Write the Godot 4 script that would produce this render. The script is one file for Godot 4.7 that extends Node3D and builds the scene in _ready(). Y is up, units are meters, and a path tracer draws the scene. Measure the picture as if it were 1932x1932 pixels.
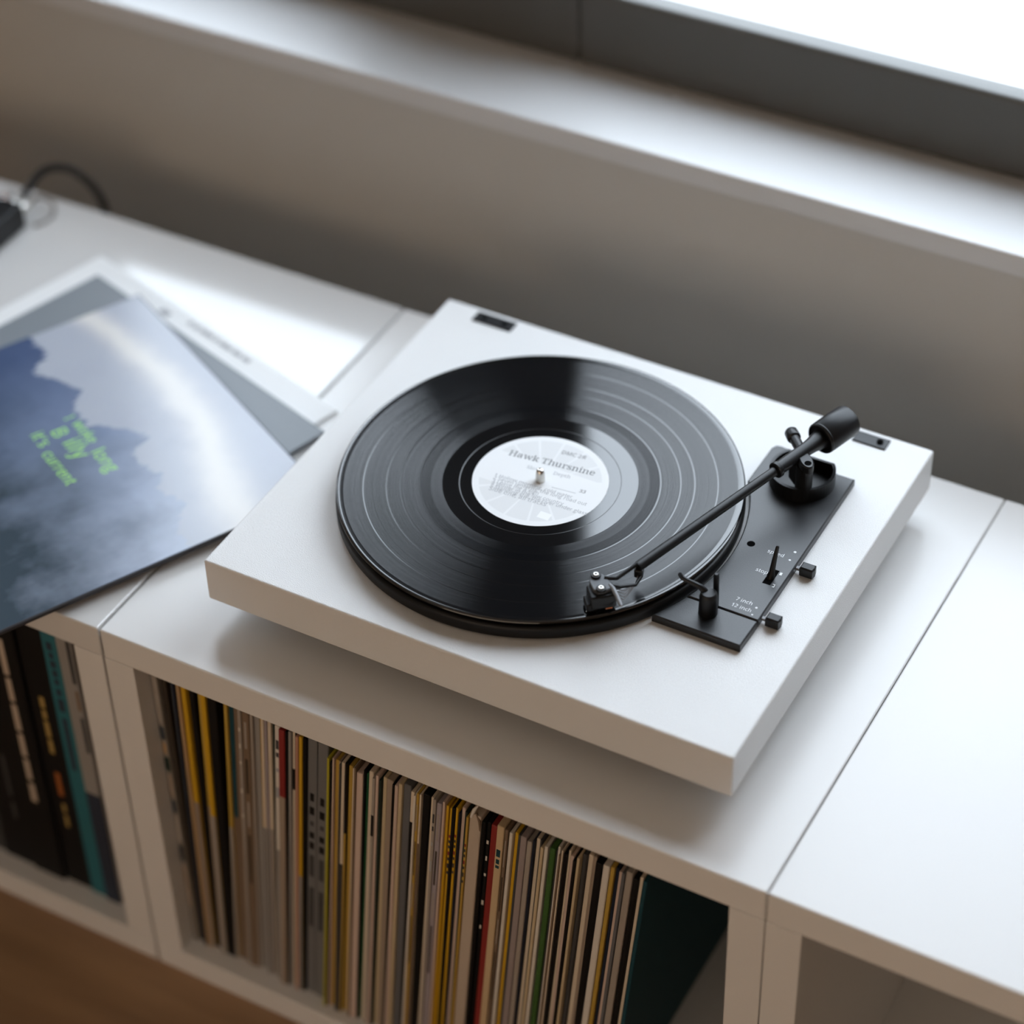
extends Node3D
# A white turntable playing a record on a row of low white shelf units under a window.
# Plan: x runs along the shelf, y is up, z towards the room. The origin is the front left corner of the turntable's top.

const UNSEEN_LIGHT := 0.95          # strength of the unseen warm light that reaches the shelf fronts
const FLOOR := -0.447      # room floor
const SHELF := -0.060      # top of the shelf units
const SILL := 0.088        # top of the window sill
const WIN_L := -1.78       # the opening in the wall
const WIN_R := 0.88
const WIN_T := 1.35

var M := {}
var taken := {}


class MB:
	# collects triangles with normals; winding is set from the normals
	var v := PackedVector3Array()
	var n := PackedVector3Array()
	var uv := PackedVector2Array()

	func tri(a: Vector3, b: Vector3, c: Vector3, na: Vector3, nb: Vector3, nc: Vector3, ua := Vector2(), ub := Vector2(), uc := Vector2()) -> void:
		if (b - a).cross(c - a).dot(na + nb + nc) > 0.0:
			v.append_array([a, c, b])
			n.append_array([na, nc, nb])
			uv.append_array([ua, uc, ub])
		else:
			v.append_array([a, b, c])
			n.append_array([na, nb, nc])
			uv.append_array([ua, ub, uc])

	func quad(a: Vector3, b: Vector3, c: Vector3, d: Vector3, m: Vector3) -> void:
		tri(a, b, c, m, m, m, Vector2(0, 0), Vector2(1, 0), Vector2(1, 1))
		tri(a, c, d, m, m, m, Vector2(0, 0), Vector2(1, 1), Vector2(0, 1))

	# a box with rounded edges, k steps to each rounding
	func rbox(c: Vector3, s: Vector3, r: float, k := 2, turn := Basis()) -> MB:
		var h := s / 2.0
		r = minf(r, 0.499 * minf(s.x, minf(s.y, s.z)))
		var inner := h - Vector3(r, r, r)
		var lists := []
		for ax in 3:
			var l := []
			for i in k + 1:
				l.append(-inner[ax] - r * tan(PI / 4.0 * (k - i) / k))
			for i in k + 1:
				l.append(inner[ax] + r * tan(PI / 4.0 * i / k))
			lists.append(l)
		for ax in 3:
			var ua := (ax + 1) % 3
			var va := (ax + 2) % 3
			for sg in [-1.0, 1.0]:
				var pos := []
				var nor := []
				var uvs := []
				for a in lists[ua]:
					for b in lists[va]:
						var p := Vector3()
						p[ax] = sg * h[ax]
						p[ua] = a
						p[va] = b
						var q := p.clamp(-inner, inner)
						var m := (p - q).normalized()
						pos.append(c + turn * (q + m * r))
						nor.append(turn * m)
						uvs.append(Vector2(a / (2.0 * h[ua]) + 0.5, b / (2.0 * h[va]) + 0.5))
				var w: int = lists[va].size()
				for i in lists[ua].size() - 1:
					for j in w - 1:
						var o: int = i * w + j
						tri(pos[o], pos[o + 1], pos[o + w + 1], nor[o], nor[o + 1], nor[o + w + 1], uvs[o], uvs[o + 1], uvs[o + w + 1])
						tri(pos[o], pos[o + w + 1], pos[o + w], nor[o], nor[o + w + 1], nor[o + w], uvs[o], uvs[o + w + 1], uvs[o + w])
		return self

	# a plain box given by two corners
	func box(a: Vector3, b: Vector3) -> MB:
		return rbox((a + b) / 2.0, (b - a).abs(), 0.0004, 1)

	# turns a profile of (radius, height) round the y axis of xf
	func lathe(xf: Transform3D, prof: Array, seg := 48, smooth_deg := 40.0, u_of_radius := 0.0) -> MB:
		var sn := []
		for i in prof.size() - 1:
			var d: Vector2 = (prof[i + 1] - prof[i]).normalized()
			sn.append(Vector2(d.y, -d.x))
		var cs := cos(deg_to_rad(smooth_deg))
		for i in prof.size() - 1:
			var n0: Vector2 = sn[i]
			var n1: Vector2 = sn[i]
			if i > 0 and sn[i - 1].dot(sn[i]) > cs:
				n0 = (sn[i - 1] + sn[i]).normalized()
			if i < prof.size() - 2 and sn[i + 1].dot(sn[i]) > cs:
				n1 = (sn[i + 1] + sn[i]).normalized()
			var u0 := float(i)
			var u1 := float(i + 1)
			if u_of_radius > 0.0:
				u0 = prof[i].x / u_of_radius
				u1 = prof[i + 1].x / u_of_radius
			for j in seg:
				var t0 := TAU * j / seg
				var t1 := TAU * (j + 1) / seg
				var e0 := Vector3(cos(t0), 0, sin(t0))
				var e1 := Vector3(cos(t1), 0, sin(t1))
				var a: Vector3 = xf * (e0 * prof[i].x + Vector3.UP * prof[i].y)
				var b: Vector3 = xf * (e1 * prof[i].x + Vector3.UP * prof[i].y)
				var c: Vector3 = xf * (e1 * prof[i + 1].x + Vector3.UP * prof[i + 1].y)
				var d: Vector3 = xf * (e0 * prof[i + 1].x + Vector3.UP * prof[i + 1].y)
				var na: Vector3 = xf.basis * (e0 * n0.x + Vector3.UP * n0.y)
				var nb: Vector3 = xf.basis * (e1 * n0.x + Vector3.UP * n0.y)
				var nc: Vector3 = xf.basis * (e1 * n1.x + Vector3.UP * n1.y)
				var nd: Vector3 = xf.basis * (e0 * n1.x + Vector3.UP * n1.y)
				if prof[i].x > 1e-7:
					tri(a, b, c, na, nb, nc, Vector2(u0, t0 / TAU), Vector2(u0, t1 / TAU), Vector2(u1, t1 / TAU))
				if prof[i + 1].x > 1e-7:
					tri(a, c, d, na, nc, nd, Vector2(u0, t0 / TAU), Vector2(u1, t1 / TAU), Vector2(u1, t0 / TAU))
		return self

	# a round bar along points, with a radius at each
	func tube(p: Array, r: Array, seg := 16) -> MB:
		var rings := []
		var side := Vector3()
		var tang := []
		for i in p.size():
			var t: Vector3 = (p[mini(i + 1, p.size() - 1)] - p[maxi(i - 1, 0)]).normalized()
			tang.append(t)
			if i == 0:
				side = t.cross(Vector3(0.31, 0.87, 0.38)).normalized()
			else:
				side = (side - t * side.dot(t)).normalized()
			var other := t.cross(side)
			var ring := []
			for j in seg:
				var g := TAU * j / seg
				ring.append(side * cos(g) + other * sin(g))
			rings.append(ring)
		for i in p.size() - 1:
			for j in seg:
				var k := (j + 1) % seg
				var a: Vector3 = p[i] + rings[i][j] * r[i]
				var b: Vector3 = p[i] + rings[i][k] * r[i]
				var c: Vector3 = p[i + 1] + rings[i + 1][k] * r[i + 1]
				var d: Vector3 = p[i + 1] + rings[i + 1][j] * r[i + 1]
				tri(a, b, c, rings[i][j], rings[i][k], rings[i + 1][k])
				tri(a, c, d, rings[i][j], rings[i + 1][k], rings[i + 1][j])
		for e in [0, p.size() - 1]:
			var m: Vector3 = -tang[e] if e == 0 else tang[e]
			for j in seg:
				var k := (j + 1) % seg
				tri(p[e], p[e] + rings[e][j] * r[e], p[e] + rings[e][k] * r[e], m, m, m)
		return self

	# an outline in (x, z) raised from y0 to y1, its top edge cut by ch
	func prism(poly: Array, y0: float, y1: float, ch := 0.0) -> MB:
		var pts := PackedVector2Array(poly)
		var area := 0.0
		for i in pts.size():
			area += pts[i].cross(pts[(i + 1) % pts.size()])
		var s := signf(area)
		var top := PackedVector2Array()
		for i in pts.size():
			var d0 := (pts[i] - pts[i - 1]).normalized()
			var d1 := (pts[(i + 1) % pts.size()] - pts[i]).normalized()
			var m0 := Vector2(-d0.y, d0.x) * s
			var m1 := Vector2(-d1.y, d1.x) * s
			var b := (m0 + m1).normalized()
			top.append(pts[i] + b * ch / maxf(0.3, b.dot(m0)))
		for i in pts.size():
			var k := (i + 1) % pts.size()
			var d := (pts[k] - pts[i]).normalized()
			var out := Vector3(d.y, 0, -d.x) * s
			var a := Vector3(pts[i].x, y0, pts[i].y)
			var b := Vector3(pts[k].x, y0, pts[k].y)
			var c := Vector3(pts[k].x, y1 - ch, pts[k].y)
			var e := Vector3(pts[i].x, y1 - ch, pts[i].y)
			quad(a, b, c, e, out)
			if ch > 0.0:
				quad(e, c, Vector3(top[k].x, y1, top[k].y), Vector3(top[i].x, y1, top[i].y), (out + Vector3.UP).normalized())
		for lay in [[pts, y0, Vector3.DOWN], [top, y1, Vector3.UP]]:
			var ix := Geometry2D.triangulate_polygon(lay[0])
			for i in range(0, ix.size(), 3):
				var q := []
				for j in 3:
					var w: Vector2 = lay[0][ix[i + j]]
					q.append(Vector3(w.x, lay[1], w.y))
				tri(q[0], q[1], q[2], lay[2], lay[2], lay[2])
		return self

	# a thin upright sheet of glass
	func quad_pane(cx: float, wd: float, y0: float, y1: float, z: float) -> MB:
		quad(Vector3(cx - wd / 2, y0, z), Vector3(cx + wd / 2, y0, z), Vector3(cx + wd / 2, y1, z), Vector3(cx - wd / 2, y1, z), Vector3(0, 0, 1))
		return self

	# a length of upright wall between an outer and an inner line
	func wall_piece(a: Vector2, b: Vector2, c: Vector2, d: Vector2, y0: float, y1: float) -> void:
		var f := func(p: Vector2, y: float) -> Vector3: return Vector3(p.x, y, p.y)
		var t := (b - a).normalized()
		var out := Vector3(t.y, 0, -t.x)
		var away := (a + b - c - d)
		if out.dot(Vector3(away.x, 0, away.y)) < 0.0:
			out = -out
		quad(f.call(a, y0), f.call(b, y0), f.call(b, y1), f.call(a, y1), out)
		quad(f.call(c, y0), f.call(d, y0), f.call(d, y1), f.call(c, y1), -out)
		quad(f.call(a, y1), f.call(b, y1), f.call(d, y1), f.call(c, y1), Vector3.UP)

	func mesh() -> ArrayMesh:
		var arr := []
		arr.resize(Mesh.ARRAY_MAX)
		arr[Mesh.ARRAY_VERTEX] = v
		arr[Mesh.ARRAY_NORMAL] = n
		arr[Mesh.ARRAY_TEX_UV] = uv
		var am := ArrayMesh.new()
		am.add_surface_from_arrays(Mesh.PRIMITIVE_TRIANGLES, arr)
		return am


func mm(x: float, y: float, z: float) -> Vector3:
	return Vector3(x, y, z) * 0.001


func numbered(called: String) -> String:
	taken[called] = taken.get(called, -1) + 1
	return called if taken[called] == 0 else "%s_%03d" % [called, taken[called]]


func thing(called: String, label: String, category: String, at: Vector3, group := "") -> Node3D:
	var o := Node3D.new()
	o.name = numbered(called)
	add_child(o)
	o.position = at
	o.set_meta("label", label)
	o.set_meta("category", category)
	if group:
		o.set_meta("group", group)
	return o


# one mesh under a thing or a part; shapes are given in room coordinates
func part(called: String, b: MB, m: Material, parent: Node3D, label := "") -> MeshInstance3D:
	var o := MeshInstance3D.new()
	o.name = called
	o.mesh = b.mesh()
	o.material_override = m
	parent.add_child(o, true)
	o.position = -offset(parent)
	if label:
		o.set_meta("label", label)
	return o


# where a node stands in the room (things are only moved, their parts are set back by as much)
func offset(o: Node3D) -> Vector3:
	var p := Vector3()
	while o != self:
		p += o.position
		o = o.get_parent()
	return p


func structure(called: String, b: MB, m: Material, label: String, category: String) -> MeshInstance3D:
	var o := part(called, b, m, self)
	o.set_meta("kind", "structure")
	o.set_meta("label", label)
	o.set_meta("category", category)
	return o


# lettering that lies on a surface: origin is the left end of the base line, along its direction, up where its tops point
func lettering(called: String, what: String, origin: Vector3, along: Vector3, up: Vector3, length: float, m: Material, parent: Node3D, serif := false, depth := 0.00006) -> MeshInstance3D:
	var t := TextMesh.new()
	var f := SystemFont.new()
	f.font_names = PackedStringArray(["Droid Serif" if serif else "Droid Sans"])
	t.font = f
	t.text = what
	t.font_size = 48
	t.pixel_size = 0.001
	t.depth = 0.001
	t.horizontal_alignment = HORIZONTAL_ALIGNMENT_LEFT
	t.vertical_alignment = VERTICAL_ALIGNMENT_BOTTOM
	var box := t.get_aabb()
	var k := length / maxf(box.size.x, 1e-5)
	t.pixel_size = 0.001 * k
	t.depth = depth
	var o := MeshInstance3D.new()
	o.name = called
	o.mesh = t
	o.material_override = m
	parent.add_child(o, true)
	var nx := along.normalized()
	var nz := nx.cross(up.normalized()).normalized()
	o.transform = Transform3D(Basis(nx, nz.cross(nx), nz), origin - offset(parent) - nx * box.position.x * k)
	return o


func mat(called: String, c: Color, rough: float, spec := 0.5) -> StandardMaterial3D:
	var m := StandardMaterial3D.new()
	m.resource_name = called
	m.albedo_color = c.linear_to_srgb()
	m.roughness = rough
	m.metallic_specular = spec
	M[called] = m
	return m


func grain(m: StandardMaterial3D, freq: float, scale: float, amount: float, sd := 1) -> void:
	var nz := FastNoiseLite.new()
	nz.noise_type = FastNoiseLite.TYPE_SIMPLEX
	nz.frequency = freq
	nz.fractal_octaves = 2
	nz.seed = sd
	var t := NoiseTexture2D.new()
	t.width = 256
	t.height = 256
	t.seamless = true
	t.as_normal_map = true
	t.bump_strength = 4.0
	t.noise = nz
	m.normal_enabled = true
	m.normal_texture = t
	m.normal_scale = amount
	m.uv1_triplanar = true
	m.uv1_scale = Vector3.ONE * scale


func mottled(m: StandardMaterial3D, a: Color, b: Color, freq: float, scale: Vector3, sd := 3) -> void:
	var nz := FastNoiseLite.new()
	nz.frequency = freq
	nz.fractal_octaves = 4
	nz.seed = sd
	var g := Gradient.new()
	g.colors = PackedColorArray([a.linear_to_srgb(), b.linear_to_srgb()])
	var t := NoiseTexture2D.new()
	t.width = 256
	t.height = 256
	t.seamless = true
	t.noise = nz
	t.color_ramp = g
	m.albedo_color = Color.WHITE
	m.albedo_texture = t
	m.uv1_triplanar = true
	m.uv1_scale = scale


func _ready() -> void:
	view_and_light()
	materials()
	room()
	shelves()
	turntable()
	vinyl()
	sleeves_lying()
	amplifier()
	boxed_records()
	sleeve(-41.7, 6.0, 0.14, 31.0, "collage", "", 0, "", "leftmost record sleeve in the open white compartment, its spine a patchwork of printed scraps")
	sleeve(-35.6, 3.0, 0.73, 29.0, "darkbrown", "", 0, "", "dark brown record sleeve, first to the right of the patchwork printed spine")
	sleeve(-32.4, 2.5, 1.63, 30.0, "slateblue", "", 0, "", "slate blue record sleeve, second to the right of the patchwork printed spine")
	sleeve(-29.8, 2.2, 1.73, 32.5, "navy", "", 0, "", "navy record sleeve, third to the right of the patchwork printed spine")
	sleeve(-27.5, 3.3, 1.83, 31.8, "tan", "", 0, "", "tan record sleeve, fourth to the right of the patchwork printed spine")
	sleeve(-24.1, 4.2, 1.95, 31.0, "yellow", "taupe", 0.42, "", "yellow over taupe record sleeve, fifth to the right of the patchwork printed spine")
	sleeve(-19.8, 5.0, 2.22, 29.0, "black", "", 0, "", "black record sleeve, fifth to the left of the dark teal spine")
	sleeve(-14.6, 3.0, 2.91, 30.0, "mustard", "taupe", 0.42, "", "mustard over taupe record sleeve, fourth to the left of the dark teal spine")
	sleeve(-11.5, 4.2, 3.10, 32.5, "yellow", "greige", 0.44, "", "yellow over warm grey record sleeve, third to the left of the dark teal spine")
	sleeve(-7.2, 8.0, 3.33, 31.8, "black", "", 0, "", "black record sleeve, second to the left of the dark teal spine")
	sleeve(0.9, 3.1, 4.44, 31.0, "mustard", "greige", 0.46, "", "mustard over warm grey record sleeve, first to the left of the dark teal spine")
	sleeve(4.1, 4.6, 4.46, 29.0, "teal", "brown", 0.42, "", "narrow record sleeve with a dark teal spine turning brown lower down")
	sleeve(8.8, 4.9, 4.49, 30.0, "brown", "", 0, "", "brown record sleeve, first to the right of the dark teal spine")
	sleeve(13.9, 2.9, 4.50, 32.5, "greige", "", 0, "specks", "warm grey record sleeve, second to the right of the dark teal spine")
	sleeve(16.9, 6.5, 4.54, 31.8, "brown", "", 0, "streaks", "brown record sleeve, third to the right of the dark teal spine")
	sleeve(23.5, 2.5, 4.55, 31.0, "greige", "", 0, "", "warm grey record sleeve, fourth to the right of the dark teal spine")
	sleeve(26.1, 5.1, 4.58, 29.0, "grey", "", 0, "", "grey record sleeve, fifth to the right of the dark teal spine")
	sleeve(31.3, 1.9, 4.72, 30.0, "yellow", "charcoal", 0.41, "", "yellow over charcoal record sleeve, fifth to the left of the black-marked white spine")
	sleeve(33.4, 2.5, 4.72, 32.5, "cream", "grey", 0.4, "", "cream over grey record sleeve, fourth to the left of the black-marked white spine")
	sleeve(36.0, 2.0, 4.74, 31.8, "lilac", "grey", 0.4, "", "lilac grey over grey record sleeve, third to the left of the black-marked white spine")
	sleeve(38.1, 3.1, 4.75, 31.0, "cream", "greige", 0.4, "", "cream over warm grey record sleeve, second to the left of the black-marked white spine")
	sleeve(41.4, 1.8, 4.79, 29.0, "bottle", "", 0, "", "bottle green record sleeve, first to the left of the black-marked white spine")
	sleeve(43.3, 4.7, 5.21, 33.0, "white", "grey", 0.46, "marks", "white record sleeve with small black marks, just left of the red-topped spine")
	sleeve(48.1, 5.4, 5.22, 35.5, "red", "taupe", 0.24, "", "record sleeve with a dark red upper spine, left of the grey lettered pair")
	sleeve(53.6, 1.7, 5.24, 34.8, "black", "", 0, "", "black record sleeve, first to the right of the thin red-topped spine")
	sleeve(55.5, 2.4, 5.27, 34.0, "grey", "", 0, "", "grey record sleeve, second to the right of the thin red-topped spine")
	sleeve(58.0, 2.4, 5.29, 32.0, "cream", "", 0, "darkpatch", "cream record sleeve, third to the right of the thin red-topped spine")
	sleeve(60.5, 1.6, 5.32, 33.0, "black", "", 0, "", "black record sleeve, fourth to the right of the thin red-topped spine")
	sleeve(62.2, 2.5, 5.33, 35.5, "salmon", "", 0, "", "salmon record sleeve, third to the left of the first wide grey lettered spine")
	sleeve(64.8, 2.8, 5.35, 34.8, "yellow", "grey", 0.52, "", "yellow over grey record sleeve, second to the left of the first wide grey lettered spine")
	sleeve(67.7, 3.0, 5.36, 34.0, "black", "", 0, "", "black record sleeve, first to the left of the first wide grey lettered spine")
	sleeve(70.8, 8.2, 5.38, 32.0, "ash", "", 0, "letters", "wide ash grey record box with dark lettering, left one of the pair")
	sleeve(79.5, 8.9, 5.50, 33.0, "ash", "", 0, "letters", "wide ash grey record box with dark lettering, right one of the pair")
	sleeve(90.8, 2.1, 5.50, 39.0, "lime", "", 0, "", "lime yellow record sleeve, first to the right of the second wide grey lettered spine")
	sleeve(93.1, 1.4, 5.50, 38.3, "black", "", 0, "", "black record sleeve, second to the right of the second wide grey lettered spine")
	sleeve(94.7, 1.4, 5.50, 37.5, "blush", "", 0, "", "blush record sleeve, third to the right of the second wide grey lettered spine")
	sleeve(96.3, 3.3, 5.50, 35.5, "gold", "", 0, "", "gold record sleeve, fourth to the right of the second wide grey lettered spine")
	sleeve(99.8, 1.7, 5.50, 36.5, "taupe", "", 0, "", "taupe record sleeve, fifth to the right of the second wide grey lettered spine")
	sleeve(101.6, 1.2, 5.50, 39.0, "charcoal", "", 0, "", "charcoal record sleeve, sixth to the right of the second wide grey lettered spine")
	sleeve(103.0, 2.6, 5.50, 38.3, "cream", "charcoal", 0.38, "", "cream over charcoal record sleeve, seventh to the right of the second wide grey lettered spine")
	sleeve(105.8, 1.6, 5.50, 37.5, "black", "gold", 0.26, "", "black over gold record sleeve, sixth to the left of the deep green spine")
	sleeve(107.6, 3.5, 5.50, 35.5, "gold", "", 0, "", "gold record sleeve, fifth to the left of the deep green spine")
	sleeve(111.4, 2.4, 5.50, 36.5, "cream", "", 0, "", "cream record sleeve, fourth to the left of the deep green spine")
	sleeve(114.0, 1.6, 5.50, 39.0, "brown", "", 0, "", "brown record sleeve, third to the left of the deep green spine")
	sleeve(115.8, 5.4, 5.50, 38.3, "blush", "", 0, "", "blush record sleeve, second to the left of the deep green spine")
	sleeve(121.4, 1.2, 5.50, 37.5, "black", "", 0, "", "black record sleeve, first to the left of the deep green spine")
	sleeve(122.7, 2.3, 5.50, 35.5, "green", "", 0, "", "deep green record sleeve standing among cream and blush spines")
	sleeve(125.2, 3.9, 5.50, 36.5, "cream", "", 0, "", "cream record sleeve, first to the right of the deep green spine")
	sleeve(129.5, 2.4, 5.50, 39.0, "greige", "", 0, "darkpatch", "warm grey record sleeve, second to the right of the deep green spine")
	sleeve(132.0, 2.3, 5.50, 38.3, "blush", "", 0, "", "blush record sleeve, third to the right of the deep green spine")
	sleeve(134.5, 1.9, 5.50, 37.5, "bottle", "", 0, "", "bottle green record sleeve, fourth to the right of the deep green spine")
	sleeve(136.6, 3.4, 5.50, 35.5, "straw", "", 0, "", "straw record sleeve, fifth to the right of the deep green spine")
	sleeve(140.2, 5.8, 5.50, 36.5, "taupe", "", 0, "", "taupe record sleeve, fourth to the left of the slate spine")
	sleeve(146.2, 1.4, 5.50, 39.0, "black", "", 0, "", "black record sleeve, third to the left of the slate spine")
	sleeve(147.8, 2.8, 5.50, 38.3, "blush", "", 0, "", "blush record sleeve, second to the left of the slate spine")
	sleeve(150.7, 3.0, 5.50, 37.5, "straw", "", 0, "", "straw record sleeve, first to the left of the slate spine")
	sleeve(153.9, 6.2, 5.50, 35.5, "slate", "", 0, "", "slate grey record sleeve, wide and plain, near the middle of the row")
	sleeve(160.4, 3.3, 5.50, 36.5, "cream", "black", 0.11, "", "cream over black record sleeve, first to the right of the slate spine")
	sleeve(164.1, 1.8, 5.50, 39.0, "white", "", 0, "", "white record sleeve, second to the right of the slate spine")
	sleeve(166.1, 2.0, 5.50, 38.3, "gold", "", 0, "streaks", "gold record sleeve, third to the right of the slate spine")
	sleeve(168.2, 1.6, 5.50, 37.5, "cream", "brown", 0.18, "", "cream over brown record sleeve, fourth to the right of the slate spine")
	sleeve(170.0, 5.7, 5.50, 35.5, "black", "", 0, "", "black record sleeve, fifth to the right of the slate spine")
	sleeve(177.2, 2.6, 5.50, 36.5, "cream", "", 0, "", "cream record sleeve, sixth to the right of the slate spine")
	sleeve(180.0, 2.6, 5.50, 39.0, "greige", "", 0, "marks", "warm grey record sleeve, seventh to the right of the slate spine")
	sleeve(182.8, 4.2, 5.50, 38.3, "lilac", "", 0, "streaks", "lilac grey record sleeve, eighth to the right of the slate spine")
	sleeve(187.2, 2.0, 5.50, 37.5, "blush", "", 0, "", "blush record sleeve, ninth to the right of the slate spine")
	sleeve(189.3, 2.2, 5.50, 35.5, "yellow", "", 0, "", "yellow record sleeve, eighth to the left of the wide sand spine")
	sleeve(192.9, 2.6, 5.50, 36.5, "yellow", "", 0, "dashes", "yellow record sleeve, seventh to the left of the wide sand spine")
	sleeve(195.6, 2.8, 5.50, 39.0, "black", "", 0, "", "black record sleeve, sixth to the left of the wide sand spine")
	sleeve(198.6, 1.9, 5.50, 38.3, "yellow", "", 0, "dashes", "yellow record sleeve, fifth to the left of the wide sand spine")
	sleeve(200.7, 1.2, 5.50, 37.5, "navy", "", 0, "", "navy record sleeve, fourth to the left of the wide sand spine")
	sleeve(202.0, 2.9, 5.50, 35.5, "blush", "", 0, "", "blush record sleeve, third to the left of the wide sand spine")
	sleeve(205.1, 2.2, 5.50, 36.5, "bottle", "", 0, "", "bottle green record sleeve, second to the left of the wide sand spine")
	sleeve(207.5, 1.8, 5.50, 39.0, "gold", "", 0, "dashes", "gold record sleeve, first to the left of the wide sand spine")
	sleeve(209.8, 9.3, 5.50, 38.3, "sand", "", 0, "torn", "widest sand coloured record sleeve with a torn top edge")
	sleeve(219.3, 3.2, 5.50, 37.5, "black", "", 0, "", "black record sleeve, first to the right of the wide sand spine")
	sleeve(222.7, 3.4, 5.50, 35.5, "black", "", 0, "specks", "black record sleeve, first to the left of the thick bright red spine")
	sleeve(226.5, 5.6, 5.50, 36.5, "red", "", 0, "", "thick bright red record sleeve beside the wheat coloured spine")
	sleeve(232.3, 5.8, 5.50, 39.0, "wheat", "", 0, "monogram", "wheat coloured record sleeve with a teal monogram, right of the bright red one")
	sleeve(238.5, 2.5, 5.50, 38.3, "brown", "", 0, "streaks", "brown record sleeve, second to the right of the thick bright red spine")
	sleeve(241.6, 2.8, 5.50, 37.5, "white", "", 0, "", "white record sleeve, third to the right of the thick bright red spine")
	sleeve(245.3, 2.8, 5.50, 35.5, "yellow", "", 0, "", "yellow record sleeve, fourth to the right of the thick bright red spine")
	sleeve(248.2, 2.7, 5.50, 36.5, "charcoal", "", 0, "", "charcoal record sleeve, fifth to the right of the thick bright red spine")
	sleeve(251.2, 4.9, 5.50, 39.0, "mauve", "", 0, "", "mauve record sleeve, sixth to the right of the thick bright red spine")
	sleeve(256.2, 4.1, 5.50, 38.3, "greige", "", 0, "", "warm grey record sleeve, sixth to the left of the leaf green spine")
	sleeve(260.5, 1.5, 5.50, 37.5, "navy", "", 0, "", "navy record sleeve, fifth to the left of the leaf green spine")
	sleeve(262.2, 3.2, 5.50, 35.5, "cream", "", 0, "", "cream record sleeve, fourth to the left of the leaf green spine")
	sleeve(265.6, 1.3, 5.50, 36.5, "charcoal", "", 0, "", "charcoal record sleeve, third to the left of the leaf green spine")
	sleeve(267.2, 2.4, 5.50, 39.0, "straw", "", 0, "", "straw record sleeve, second to the left of the leaf green spine")
	sleeve(270.0, 2.8, 5.50, 38.3, "white", "", 0, "", "white record sleeve, first to the left of the leaf green spine")
	sleeve(273.8, 4.4, 5.50, 37.5, "leaf", "", 0, "", "leaf green record sleeve near the right end of the visible row")
	sleeve(278.3, 1.2, 5.50, 35.5, "charcoal", "", 0, "", "charcoal record sleeve, first to the right of the leaf green spine")
	sleeve(279.8, 1.8, 5.50, 36.5, "white", "", 0, "", "white record sleeve, second to the right of the leaf green spine")
	sleeve(281.8, 1.4, 5.50, 39.0, "brown", "", 0, "", "brown record sleeve, third to the right of the leaf green spine")
	sleeve(283.4, 1.2, 5.50, 38.3, "cream", "", 0, "", "cream record sleeve, fourth to the right of the leaf green spine")
	sleeve(284.8, 2.9, 5.50, 37.5, "black", "", 0, "", "black record sleeve, fifth to the right of the leaf green spine")
	sleeve(287.8, 1.8, 5.50, 35.5, "cream", "", 0, "", "cream record sleeve, sixth to the right of the leaf green spine")
	sleeve(289.8, 2.9, 5.50, 36.5, "blush", "", 0, "", "blush record sleeve, seventh to the right of the leaf green spine")
	sleeve(292.8, 2.4, 5.50, 39.0, "black", "", 0, "", "black record sleeve, eighth to the right of the leaf green spine")
	sleeve(295.5, 2.2, 5.50, 38.3, "straw", "", 0, "", "straw record sleeve, ninth to the right of the leaf green spine")
	sleeve(298.0, 3.2, 5.50, 34.0, "charcoal", "", 0, "", "charcoal record sleeve, tenth to the right of the leaf green spine")
	sleeve(301.5, 4.0, 5.50, 32.0, "cream", "", 0, "", "cream record sleeve, eleventh to the right of the leaf green spine")
	sleeve(305.8, 2.6, 5.50, 33.0, "taupe", "", 0, "", "taupe record sleeve, tenth to the left of the teal spine ending the row")
	sleeve(308.7, 5.2, 5.50, 35.5, "black", "", 0, "", "black record sleeve, ninth to the left of the teal spine ending the row")
	sleeve(314.2, 5.2, 5.50, 34.8, "white", "", 0, "", "white record sleeve, eighth to the left of the teal spine ending the row")
	sleeve(319.7, 3.2, 5.50, 34.0, "mustard", "", 0, "", "mustard record sleeve, seventh to the left of the teal spine ending the row")
	sleeve(323.2, 2.6, 5.50, 32.0, "navy", "", 0, "", "navy record sleeve, sixth to the left of the teal spine ending the row")
	sleeve(326.1, 2.6, 5.50, 33.0, "blush", "", 0, "", "blush record sleeve, fifth to the left of the teal spine ending the row")
	sleeve(329.0, 2.6, 5.50, 35.5, "slate", "", 0, "", "slate record sleeve, fourth to the left of the teal spine ending the row")
	sleeve(331.9, 5.2, 5.50, 34.8, "greige", "", 0, "", "warm grey record sleeve, third to the left of the teal spine ending the row")
	sleeve(337.4, 4.0, 5.50, 34.0, "black", "", 0, "", "black record sleeve, second to the left of the teal spine ending the row")
	sleeve(341.7, 2.6, 5.50, 32.0, "cream", "", 0, "", "cream record sleeve, first to the left of the teal spine ending the row")
	sleeve(344.6, 3.2, 5.50, 33.0, "teal", "", 0, "", "dark teal record sleeve that ends the row at the right side panel")
	extras()


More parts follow.
